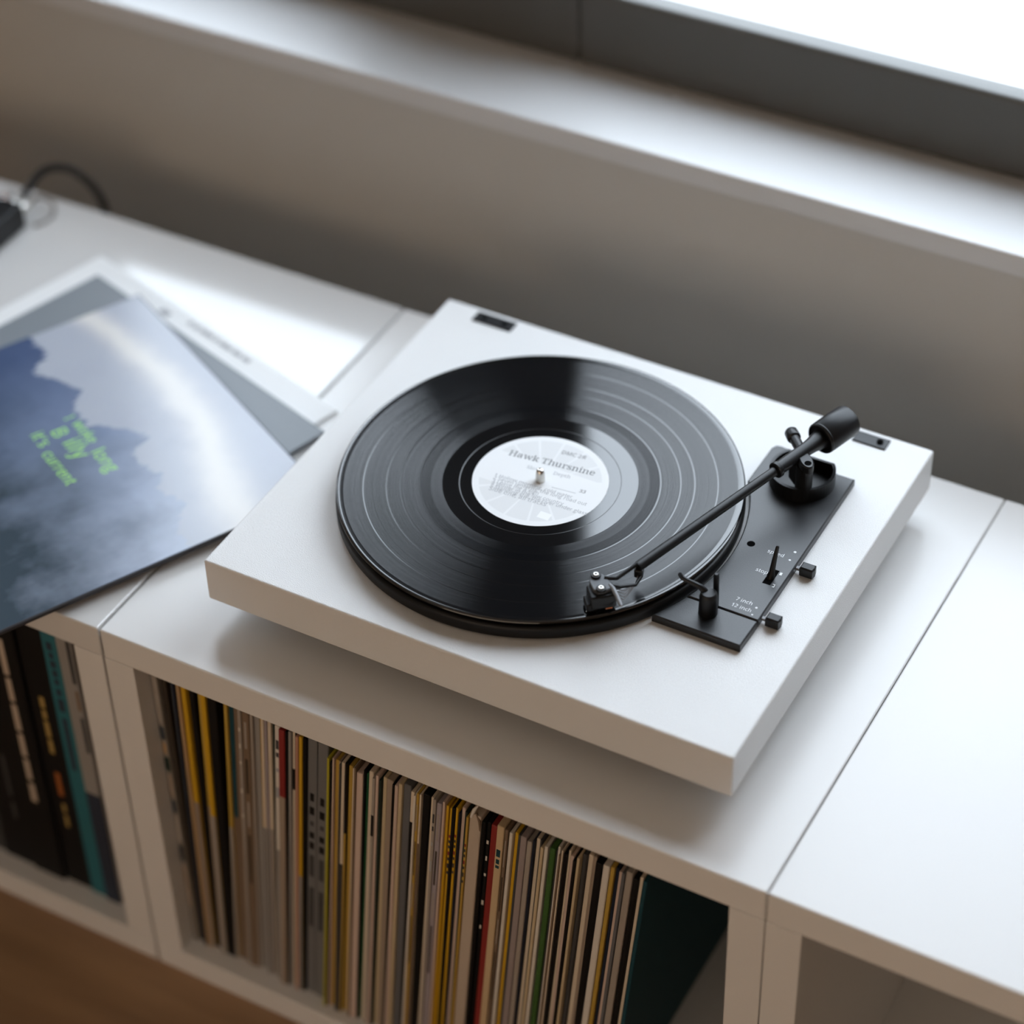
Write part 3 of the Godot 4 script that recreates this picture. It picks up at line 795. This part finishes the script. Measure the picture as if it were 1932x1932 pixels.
func vinyl() -> void:
	var o := thing("vinyl_record", "black vinyl record with an off-white label playing on the turntable", "record", mm(184.6, 15.1, -172.8))
	# grooves reflect light along the radius: the tangent runs outwards, the roughness follows the bands of the record
	var im := Image.create(1024, 4, false, Image.FORMAT_RGB8)
	for x in 1024:
		var r := (x + 0.5) / 1024.0 * 150.8
		var v := 0.15
		if r < 72.3:
			v = 0.06
		elif r < 81.0:
			v = 0.17
		elif r < 88.2:
			v = 0.19
		elif r > 145.3:
			v = 0.12
		for gap in [88.7, 103.4, 113.7, 130.7]:
			if absf(r - gap) < 0.60:
				v = 0.12
		if absf(r - 59.7) < 0.35:
			v = 0.35
		for y in 4:
			im.set_pixel(x, y, Color(v, v, v))
	var vm := mat("vinyl", Color(0.004, 0.0045, 0.0055), 1.0, 0.68)
	vm.roughness_texture = ImageTexture.create_from_image(im)
	vm.anisotropy_enabled = true
	vm.anisotropy = 1.0
	var pc := Transform3D(Basis(), mm(184.6, 0, -172.8))
	var prof := [Vector2(0.0038, 0.01515), Vector2(0.1470, 0.01515), Vector2(0.1500, 0.0152), Vector2(0.1508, 0.0161), Vector2(0.1504, 0.0170), Vector2(0.1494, 0.0175), Vector2(0.1478, 0.0175), Vector2(0.1453, 0.0171), Vector2(0.1453, 0.01694), Vector2(0.0723, 0.01694), Vector2(0.0723, 0.0170)]
	for k in 3:
		prof.append(Vector2(lerpf(0.0723, 0.05, (k + 1) / 3.0), 0.0170))
	prof.append(Vector2(0.0038, 0.0170))
	part("disc", MB.new().lathe(pc, prof, 240, 50, 0.1508), vm, o)
	# five grooved bands, their walls throw back less of the light than the smooth gaps between them
	var gm: StandardMaterial3D = vm.duplicate()
	gm.resource_name = "grooved vinyl"
	gm.metallic_specular = 0.46
	# the groove walls lean in and out along the radius, which is u
	var nm := Image.create(2048, 4, false, Image.FORMAT_RGB8)
	var rnd := RandomNumberGenerator.new()
	rnd.seed = 33
	for x in 2048:
		var q := Vector3(rnd.randf_range(-0.21, 0.21), 0, 1).normalized() * 0.5 + Vector3.ONE * 0.5
		for y in 4:
			nm.set_pixel(x, y, Color(q.x, q.y, q.z))
	gm.normal_enabled = true
	gm.normal_texture = ImageTexture.create_from_image(nm)
	gm.normal_scale = 1.0
	gm.roughness_texture = null
	gm.roughness = 0.16
	gm.uv1_scale = Vector3(7, 1, 1)
	var flat := gm
	for band in [[72.3, 81.0], [81.0, 88.1], [89.2, 102.9], [103.9, 113.2], [114.2, 130.2], [131.2, 145.2]]:
		var gp := [Vector2(band[1] * 0.001 + 0.00005, 0.0168)]
		for k in 6:
			gp.append(Vector2(lerpf(band[1], band[0], k / 5.0) * 0.001, 0.0170))
		gp.append(Vector2(band[0] * 0.001 - 0.00005, 0.0168))
		flat = gm
		if band[1] < 89.0:
			flat = gm.duplicate()
			flat.metallic_specular = 0.43 if band[1] < 82.0 else 0.34
			flat.normal_scale = 1.15
		part("track_band", MB.new().lathe(pc, gp, 240, 20, 0.1508), flat, o)
	# the paper label with faint rays round it
	var s := 384
	var li := Image.create(s, s, false, Image.FORMAT_RGB8)
	for y in s:
		for x in s:
			var p := Vector2(x + 0.5 - s / 2.0, y + 0.5 - s / 2.0) / (s / 2.0)
			var g := 0.925
			var d := p.length()
			var ang := rad_to_deg(atan2(p.y, p.x))
			if d > 0.30 and d < 0.90 and absf(p.y) > 0.34:
				var ph := fposmod(ang, 24.0)
				if ph > 2.5:
					g = 0.885
			if absf(p.x - 0.42) < 0.09 and absf(p.y - 0.66) < 0.07:
				g = 0.955
			li.set_pixel(x, y, Color(g, g * 1.004, g * 1.008))
	var lm := mat("label paper", Color(0.9, 0.9, 0.9), 0.7, 0.4)
	lm.albedo_texture = ImageTexture.create_from_image(li)
	var disc := MB.new()
	var seg := 120
	for j in seg:
		var e0 := Vector3(cos(TAU * j / seg), 0, sin(TAU * j / seg))
		var e1 := Vector3(cos(TAU * (j + 1) / seg), 0, sin(TAU * (j + 1) / seg))
		var c := pc.origin + Vector3.UP * 0.01716
		var h := Vector2(0.5, 0.5)
		var q := []
		for e in [e0, e1]:
			for rr in [0.0036, 0.0505]:
				q.append([c + e * rr, h + Vector2(e.x, e.z) * 0.5 * rr / 0.0505])
		disc.tri(q[0][0], q[1][0], q[3][0], Vector3.UP, Vector3.UP, Vector3.UP, q[0][1], q[1][1], q[3][1])
		disc.tri(q[0][0], q[3][0], q[2][0], Vector3.UP, Vector3.UP, Vector3.UP, q[0][1], q[3][1], q[2][1])
		var dn := Vector3.DOWN * 0.00018
		disc.quad(q[1][0], q[3][0], q[3][0] + dn, q[1][0] + dn, e0)
	var lab := part("record_label", disc, lm, o, "off-white paper label with dark lettering")
	var rt := Vector3(68.1, 0, -8.0).normalized()
	var up := Vector3(rt.z, 0, -rt.x)
	var yy := 17.18
	lettering("title", "Hawk Thursnine", mm(149.6, yy, -185.4), rt, up, 0.0680, M["label ink"], lab, true)
	lettering("subtitle", "Slow", mm(168.8, yy, -179.2), rt, up, 0.0095, M["pale ink"], lab, true)
	lettering("subtitle", "Depth", mm(189.6, yy, -181.9), rt, up, 0.0115, M["pale ink"], lab, true)
	lettering("stamp", "DMC 2R", mm(184.2, yy, -205.6), rt, up, 0.0190, M["label ink"], lab)
	var rows := ["1 Hollow morning, cold water", "2 Seven lanterns, the long road out", "3 Leave me a sign", "4 Winter in the low country", "5 Standing still, the river under glass", "Side one, all tracks"]
	for k in rows.size():
		var st := mm(151.6 + k * 0.8, yy, -160.4 + k * 3.1)
		lettering("track_line", rows[k], st, Vector3(1, 0, -0.06), Vector3(-0.06, 0, -1), [0.037, 0.041, 0.026, 0.036, 0.050, 0.046][k], M["pale ink"], lab)
	lettering("side_mark", "33", mm(216.0, yy, -173.0), rt, up, 0.0046, M["label ink"], lab)
	part("ruled_line", MB.new().rbox(mm(205.0, 17.19, -171.0), mm(19.0, 0.05, 0.35), 0.00001, 1, Basis(Vector3.UP, 0.1)), M["pale ink"], lab)


func sleeves_lying() -> void:
	# three sleeves overlap on the left unit: white below, slate grey on it, the landscape album on top
	var g := "record sleeves lying on the left shelf unit"
	var e1 := Vector3(0.9593, 0, 0.2822)
	var e2 := Vector3(-e1.z, 0, e1.x)
	var w0 := mm(-345.2, 0, -338.6)
	var turn := Basis(e1, Vector3.UP, e2)
	var c := w0 + (e1 + e2) * 0.1566
	var o := thing("record_sleeve", "white record sleeve with faint grey lettering along its border, bottom of the flat pile", "record sleeve", c + Vector3.UP * SHELF, g)
	part("cover", MB.new().rbox(c + Vector3.UP * (SHELF + 0.0017), mm(313.2, 3.4, 313.2), 0.0012, 2, turn), M["white card"], o)
	var x := 133.0
	for wd in [5.0, 6.5, 16.0, 4.5, 15.0, 10.5, 9.0]:
		var q: Vector3 = w0 + e1 * (x + wd / 2) * 0.001 + e2 * 0.0092
		part("lettering", MB.new().rbox(q + Vector3.UP * (SHELF + 0.00342), mm(wd, 0.08, 4.4), 0.00002, 1, turn), M["pale ink"], o)
		x += wd + 2.2
	part("lettering", MB.new().rbox(w0 + e1 * 0.1075 + e2 * 0.0146 + Vector3.UP * (SHELF + 0.00342), mm(12, 0.08, 6.5), 0.00002, 1, turn), M["pale ink"], o)
	# slate grey sleeve
	var f1 := Vector3(289.2, 0, 91.0).normalized()
	var f2 := Vector3(-f1.z, 0, f1.x)
	var g0 := mm(-327.6, 0, -310.3)
	c = g0 + (f1 + f2) * 0.1525
	o = thing("record_sleeve", "plain slate grey record sleeve between the white one and the landscape one", "record sleeve", c + Vector3.UP * (SHELF + 0.0034), g)
	part("cover", MB.new().rbox(c + Vector3.UP * (SHELF + 0.0034 + 0.0016), mm(305, 3.2, 305), 0.0012, 2, Basis(f1, Vector3.UP, f2)), M["grey card"], o)
	# the landscape album
	var h1 := Vector3(0.886, 0, 0.464).normalized()
	var h2 := Vector3(-h1.z, 0, h1.x)
	var a0 := mm(-275, 0, -299)
	c = a0 + (h1 + h2) * 0.1575
	var y0 := SHELF + 0.0066
	o = thing("record_sleeve", "record sleeve printed with blue trees and pale sky, signed in green ink", "record sleeve", c + Vector3.UP * y0, g)
	part("cover", MB.new().rbox(c + Vector3.UP * (y0 + 0.0022), mm(315, 4.4, 315), 0.0016, 3, Basis(h1, Vector3.UP, h2)), M["dark ink"], o)
	var pr := MB.new()
	var y := y0 + 0.00442
	var qa := a0 + (h1 + h2) * 0.0016 + Vector3.UP * y
	pr.quad(qa, qa + h1 * 0.3118, qa + (h1 + h2) * 0.3118, qa + h2 * 0.3118, Vector3.UP)
	var am := mat("landscape print", Color(1, 1, 1), 0.20, 0.5)
	am.albedo_color = Color.WHITE
	am.albedo_texture = landscape()
	part("cover_print", pr, am, o, "glossy print of blue trees under a bright sky, some window sheen painted in")
	var up := -h2
	for l in [["I", 0.372, 0.416, 0.003], ["woke", 0.402, 0.410, 0.031], ["long", 0.535, 0.424, 0.030], ["B", 0.404, 0.474, 0.0085], ["illy", 0.462, 0.470, 0.024], ["it's", 0.386, 0.520, 0.018], ["current", 0.470, 0.528, 0.046]]:
		lettering("handwriting", l[0], a0 + h1 * l[1] * 0.315 + h2 * (l[2] * 0.315) + Vector3.UP * (y + 0.00002), h1, up, l[3], M["green ink"], o, false, 0.00008)


func landscape() -> ImageTexture:
	# u runs along the sky edge, v from the sky down to the foreground
	var s := 360
	var im := Image.create(s, s, false, Image.FORMAT_RGB8)
	var nz := FastNoiseLite.new()
	nz.seed = 11
	nz.frequency = 0.012
	nz.fractal_octaves = 4
	var crest := [Vector2(-0.01, 0.40), Vector2(0.0, 0.325), Vector2(0.046, 0.321), Vector2(0.095, 0.318), Vector2(0.149, 0.375), Vector2(0.249, 0.33), Vector2(0.291, 0.31), Vector2(0.354, 0.366), Vector2(0.428, 0.362), Vector2(0.471, 0.313), Vector2(0.567, 0.25), Vector2(0.594, 0.31), Vector2(0.649, 0.328), Vector2(0.714, 0.296), Vector2(0.757, 0.329), Vector2(0.854, 0.295), Vector2(0.883, 0.335), Vector2(0.932, 0.356), Vector2(1.01, 0.37)]
	var streak := [Vector2(0.0, 0.165), Vector2(0.2, 0.12), Vector2(0.45, 0.105), Vector2(0.65, 0.13), Vector2(0.85, 0.19), Vector2(1.0, 0.22)]
	for py in s:
		for px in s:
			var u := (px + 0.5) / s
			var w := (py + 0.5) / s
			var k := nz.get_noise_2d(px, py)
			var k2 := nz.get_noise_2d(px * 4.0 + 300.0, py * 4.0)
			var sky := Color(0.41, 0.44, 0.52).lerp(Color(0.44, 0.475, 0.55), clampf(w / 0.3 + k, 0, 1))
			var band := exp(-pow((w - height_at(streak, u) - 0.02 * k) / (0.035 + 0.03 * u), 2.0))
			sky = sky.lerp(Color(0.72, 0.71, 0.69), clampf(band, 0, 1))
			var edge := height_at(crest, u) + 0.014 * k2 + 0.016 * nz.get_noise_2d(px * 11.0, 40.0 + py * 3.0)
			var c := sky
			if w > edge:
				# upper trees are paler, partly window sheen painted into the print; lower ones darker
				var depth := clampf((w - edge) / 0.44 + 0.25 * k + 0.10 * k2, 0, 1)
				var navy := clampf(1.15 - u * 2.2, 0, 1)
				var far := Color(0.23, 0.29, 0.42).lerp(Color(0.42, 0.48, 0.60), clampf((u - 0.45) / 0.5, 0, 1)).lerp(Color(0.075, 0.11, 0.21), navy)
				var near := Color(0.045, 0.065, 0.085).lerp(Color(0.035, 0.060, 0.12), navy)
				c = far.lerp(near, depth)
				c = sky.lerp(c, clampf((w - edge) / 0.010, 0, 1))
			im.set_pixel(px, py, c.linear_to_srgb())
	return ImageTexture.create_from_image(im)


func height_at(p: Array, u: float) -> float:
	for i in p.size() - 1:
		if u <= p[i + 1].x:
			return lerpf(p[i].y, p[i + 1].y, clampf((u - p[i].x) / (p[i + 1].x - p[i].x), 0, 1))
	return p[-1].y


func amplifier() -> void:
	var o := thing("amplifier_box", "small black audio box with bright plugs at the far end of the left shelf unit", "amplifier", mm(-522, SHELF * 1000, -273))
	part("case", MB.new().rbox(mm(-522, -46, -273), mm(180, 25, 146), 0.0020, 2), M["black paint"], o)
	for p in [[-500, -210], [-448, -212], [-500, -330], [-445, -330]]:
		part("foot", MB.new().lathe(Transform3D(Basis(), mm(p[0], -60, p[1])), [Vector2(0, 0), Vector2(0.006, 0), Vector2(0.006, 0.002), Vector2(0, 0.002)], 16), M["rubber"], o)
	part("volume_knob", MB.new().lathe(Transform3D(Basis(), mm(-478, -33.5, -322)), [Vector2(0, 0), Vector2(0.012, 0), Vector2(0.012, 0.008), Vector2(0.010, 0.010), Vector2(0, 0.010)], 32), M["brushed grey metal"], o)
	var k := 0
	for x in [-438.5, -450.0, -462.0, -486.0]:
		var pl := thing("audio_plug", ["bright steel plug nearest the wall gap at the black box's corner", "bright steel plug second from the corner of the black box", "red ringed steel plug, third from the corner of the black box", "steel plug furthest along the back of the black box"][k], "plug", mm(x, -46, -346), "plugs in the back of the black audio box")
		part("sleeve", MB.new().lathe(along(mm(x, -44, -346), mm(x, -44, -380)), [Vector2(0, 0), Vector2(0.0048, 0), Vector2(0.0048, 0.007), Vector2(0.0042, 0.0075), Vector2(0.0042, 0.017), Vector2(0.0026, 0.019), Vector2(0, 0.019)], 24), M["steel"], pl)
		part("ring", MB.new().lathe(along(mm(x, -44, -353.2), mm(x, -44, -380)), [Vector2(0.004, 0), Vector2(0.0051, 0), Vector2(0.0051, 0.002), Vector2(0.004, 0.002)], 24), M["red"] if k == 2 else M["white card"], pl)
		k += 1
	var c := thing("black_cable", "thick black cable looping from the black box down behind the left shelf unit", "cable", mm(-430, -60, -400))
	part("lead", MB.new().tube(bend([mm(-450, -44, -364.6), mm(-452, -43, -380), mm(-452, -38, -396), mm(-444, -35, -406), mm(-428, -36, -412), mm(-412, -46, -414), mm(-402, -62, -416), mm(-398, -90, -418), mm(-396, -140, -420), mm(-396, -230, -424)]), fill(37, 0.0036), 14), M["rubber"], c)
	c = thing("grey_cable", "pale grey cable curling off the corner plug onto the left shelf unit", "cable", mm(-430, -60, -370))
	part("lead", MB.new().tube(bend([mm(-438.5, -44, -364.6), mm(-438, -45, -372), mm(-434, -49, -379), mm(-427, -55, -380), mm(-421.5, -58.2, -370), mm(-423, -58.2, -357), mm(-427.5, -58.2, -350)]), fill(25, 0.0018), 10), M["grey"], c)


func bend(p: Array) -> Array:
	# a smooth line through the points, four steps to each span
	var out := []
	for i in p.size() - 1:
		var a: Vector3 = p[maxi(i - 1, 0)]
		var d: Vector3 = p[mini(i + 2, p.size() - 1)]
		for k in 4:
			out.append(p[i].cubic_interpolate(p[i + 1], a, d, k / 4.0))
	out.append(p[-1])
	return out


func fill(count: int, r: float) -> Array:
	var l := []
	l.resize(count)
	l.fill(r)
	return l


# a sleeve that leans in the open compartment; x is where its left edge meets the shelf floor, in millimetres
func sleeve(x: float, w: float, lean: float, z: float, tone: String, lower: String, share: float, extra: String, label: String) -> void:
	var g := deg_to_rad(lean)
	var turn := Basis(Vector3(0, 0, 1), -g)
	var foot := mm(x, -420, 0) + Vector3.UP * (sin(g) * w * 0.001 + 0.0002)
	var hgt := 0.3145
	if x > 85.0:
		hgt = 0.3080 - 0.0028 * sin(x * 1.7)
	var dep := 0.311
	var at := func(u: float, hh: float, zz: float) -> Vector3: return foot + turn * Vector3(u * 0.001, hh, 0) + Vector3(0, 0, zz)
	var o := thing("record_sleeve", label, "record sleeve", at.call(w / 2, 0.0, z * 0.001 - dep / 2), "record sleeves leaning in the open compartment")
	part("cover", MB.new().rbox(at.call(w / 2, hgt / 2, z * 0.001 - dep / 2), Vector3(w * 0.001, hgt, dep), minf(0.0011, w * 0.0003), 1, turn), M[tone], o)
	var zf := z * 0.001
	if lower:
		var lh := hgt * (1.0 - share)
		part("lower_spine", MB.new().rbox(at.call(w / 2, lh / 2, zf - 0.0030), Vector3(w * 0.001 - 0.00004, lh, 0.0066), minf(0.0011, w * 0.0003), 1, turn), M[lower], o, words(lower) + " lower part of the spine")
	var rows := []       # [from the top in mm, length, share of the width, material]
	match extra:
		"letters":
			rows = [[62, 9, 0.4, "black"], [78, 9, 0.5, "black"], [95, 5, 0.4, "charcoal"], [108, 7, 0.5, "black"], [120, 8, 0.5, "black"], [136, 26, 0.5, "charcoal"], [176, 50, 0.5, "charcoal"]]
		"marks":
			rows = [[16, 10, 0.5, "dark ink"], [30, 5, 0.5, "dark ink"], [48, 4, 0.5, "pale ink"], [70, 12, 0.6, "pale ink"]]
		"dashes":
			rows = [[30, 3, 0.6, "red"], [36, 3, 0.6, "dark ink"], [42, 3, 0.6, "dark ink"], [49, 4, 0.6, "red"], [56, 3, 0.6, "dark ink"], [63, 5, 0.6, "dark ink"], [72, 3, 0.6, "dark ink"]]
		"specks":
			rows = [[20, 4, 0.5, "white"], [38, 5, 0.4, "white"], [58, 3, 0.5, "white"], [90, 5, 0.5, "white"], [120, 4, 0.4, "white"]]
		"streaks":
			rows = [[12, 30, 0.3, "greige"], [54, 40, 0.35, "darkbrown"], [104, 30, 0.3, "greige"], [144, 60, 0.35, "darkbrown"]]
		"darkpatch":
			rows = [[42, 24, 0.9, "black"]]
		"monogram":
			rows = [[26, 8, 0.55, "teal"], [37, 5, 0.45, "teal"], [44, 3, 0.5, "teal"]]
		"collage":
			rows = []
	if tone == "collage":
		rows = [[4, 50, 0.7, "greige"], [58, 14, 0.8, "slateblue"], [76, 12, 0.6, "tan"], [92, 16, 0.8, "bottle"], [112, 26, 0.7, "taupe"], [142, 14, 0.7, "slateblue"], [160, 30, 0.7, "greige"], [196, 18, 0.8, "charcoal"], [220, 50, 0.7, "taupe"]]
	for r in rows:
		part("spine_print", MB.new().rbox(at.call(w / 2, hgt - (r[0] + r[1] / 2.0) * 0.001, zf + 0.00002), Vector3(w * 0.001 * r[2], r[1] * 0.001, 0.00035), 0.0001, 1, turn), M[r[3]], o)
	if extra == "torn":
		part("torn_flap", MB.new().tube([at.call(w * 0.15, hgt - 0.004, zf + 0.0002), at.call(w * 0.3, hgt + 0.0035, zf - 0.001), at.call(w * 0.45, hgt + 0.0060, zf - 0.004)], [0.0010, 0.0016, 0.0007], 6), M["white"], o)
		part("torn_flap", MB.new().tube([at.call(w * 0.5, hgt + 0.001, zf - 0.001), at.call(w * 0.9, hgt - 0.004, zf + 0.0004), at.call(w * 1.0, hgt - 0.014, zf + 0.0006)], [0.0007, 0.0011, 0.0005], 6), M["brown"], o)


func words(tone: String) -> String:
	return {"greige": "warm grey", "bottle": "bottle green"}.get(tone, tone)


func boxed_records() -> void:
	# wide dark record boxes in the left unit, from its right panel leftwards
	var g := "boxed records in the left shelf unit"
	var list := [
		[-131.0, -97.6, "grey", 0.3185, "grey record sleeve set with a dark blue foot, against the left unit's side panel"],
		[-146.6, -131.2, "ocean", 0.3190, "teal record box with dark spine lettering in the left unit"],
		[-173.6, -147.0, "black", 0.3180, "black record box with gold spine lettering beside the teal one"],
		[-206.5, -174.0, "black", 0.3185, "black record box with large cream spine lettering"],
		[-238.0, -207.0, "black", 0.3170, "black record box with faint grey spine lettering, left of the cream lettered box"],
		[-262.0, -238.6, "charcoal", 0.3150, "charcoal record box left of the faintly lettered black one"],
		[-290.0, -262.6, "navy", 0.3180, "navy record box, second to the left of the faintly lettered one"],
		[-316.0, -290.6, "black", 0.3160, "plain black record box, furthest left in the picture"],
	]
	list[0][0] = -130.6
	list[0][1] = -115.9
	for k in list.size():
		var b: Array = list[k]
		var h: float = b[3]
		var zf := 0.0305 - 0.0015 * (k % 3)
		var o := thing("record_box", b[4], "record box", mm((b[0] + b[1]) / 2, -420, -125), g)
		part("case", MB.new().rbox(Vector3((b[0] + b[1]) * 0.0005, -0.4197 + h / 2, zf - 0.157), Vector3((b[1] - b[0]) * 0.001, h, 0.314), 0.0012, 2), M[b[2]], o)
		var rows := []      # [offset across in mm, from the top, length, width, material]
		match k:
			0:
				part("lower_spine", MB.new().rbox(Vector3((b[0] + b[1]) * 0.0005, -0.4195 + 0.068, zf - 0.003), Vector3((b[1] - b[0]) * 0.001 - 0.0001, 0.1356, 0.0066), 0.001, 1), M["dusk"], o, "dark blue foot of the spine")
				rows = [[4.6, 8, 46, 3.6, "charcoal"], [4.6, 62, 22, 3.0, "brown"], [4.8, 92, 40, 3.4, "charcoal"]]
			1:
				rows = [[-0.5, 20, 8, 5, "dusk"], [-0.2, 31, 6, 4, "dusk"], [0, 40, 7, 5, "dusk"], [0.2, 50, 7, 4.6, "dusk"], [0.2, 60, 6, 4, "dusk"], [0.2, 71, 7, 4.5, "dusk"], [0.2, 82, 14, 5.5, "dusk"], [0.2, 104, 60, 4.4, "dusk"]]
			2:
				rows = [[0, 90, 12, 4.6, "gold ink"], [0, 105, 10, 4.2, "gold ink"], [0, 118, 18, 4.6, "gold ink"], [0, 139, 16, 4.4, "gold ink"], [0, 178, 28, 5.0, "amber"], [0, 216, 10, 3.2, "gold ink"], [0, 230, 14, 3.2, "gold ink"]]
			3:
				rows = [[1.5, 8, 18, 5.4, "cream ink"], [1.5, 36, 40, 5.4, "cream ink"], [1.5, 80, 26, 5.0, "cream ink"], [1.5, 110, 30, 5.4, "cream ink"], [1.5, 144, 26, 5.2, "cream ink"], [1.5, 174, 24, 5.0, "cream ink"], [1.5, 203, 22, 5.6, "cream ink"]]
			4:
				rows = [[6, 182, 50, 3.4, "charcoal"], [6, 240, 20, 3.4, "charcoal"]]
		for r in rows:
			part("spine_lettering", MB.new().rbox(Vector3((b[0] + b[1]) * 0.0005 + r[0] * 0.001, -0.42 + h - (r[1] + r[2] / 2.0) * 0.001, zf + 0.0001), Vector3(r[3], r[2], 0.5) * 0.001, 0.0001, 1), M[r[4]], o)


func extras() -> void:
	pass
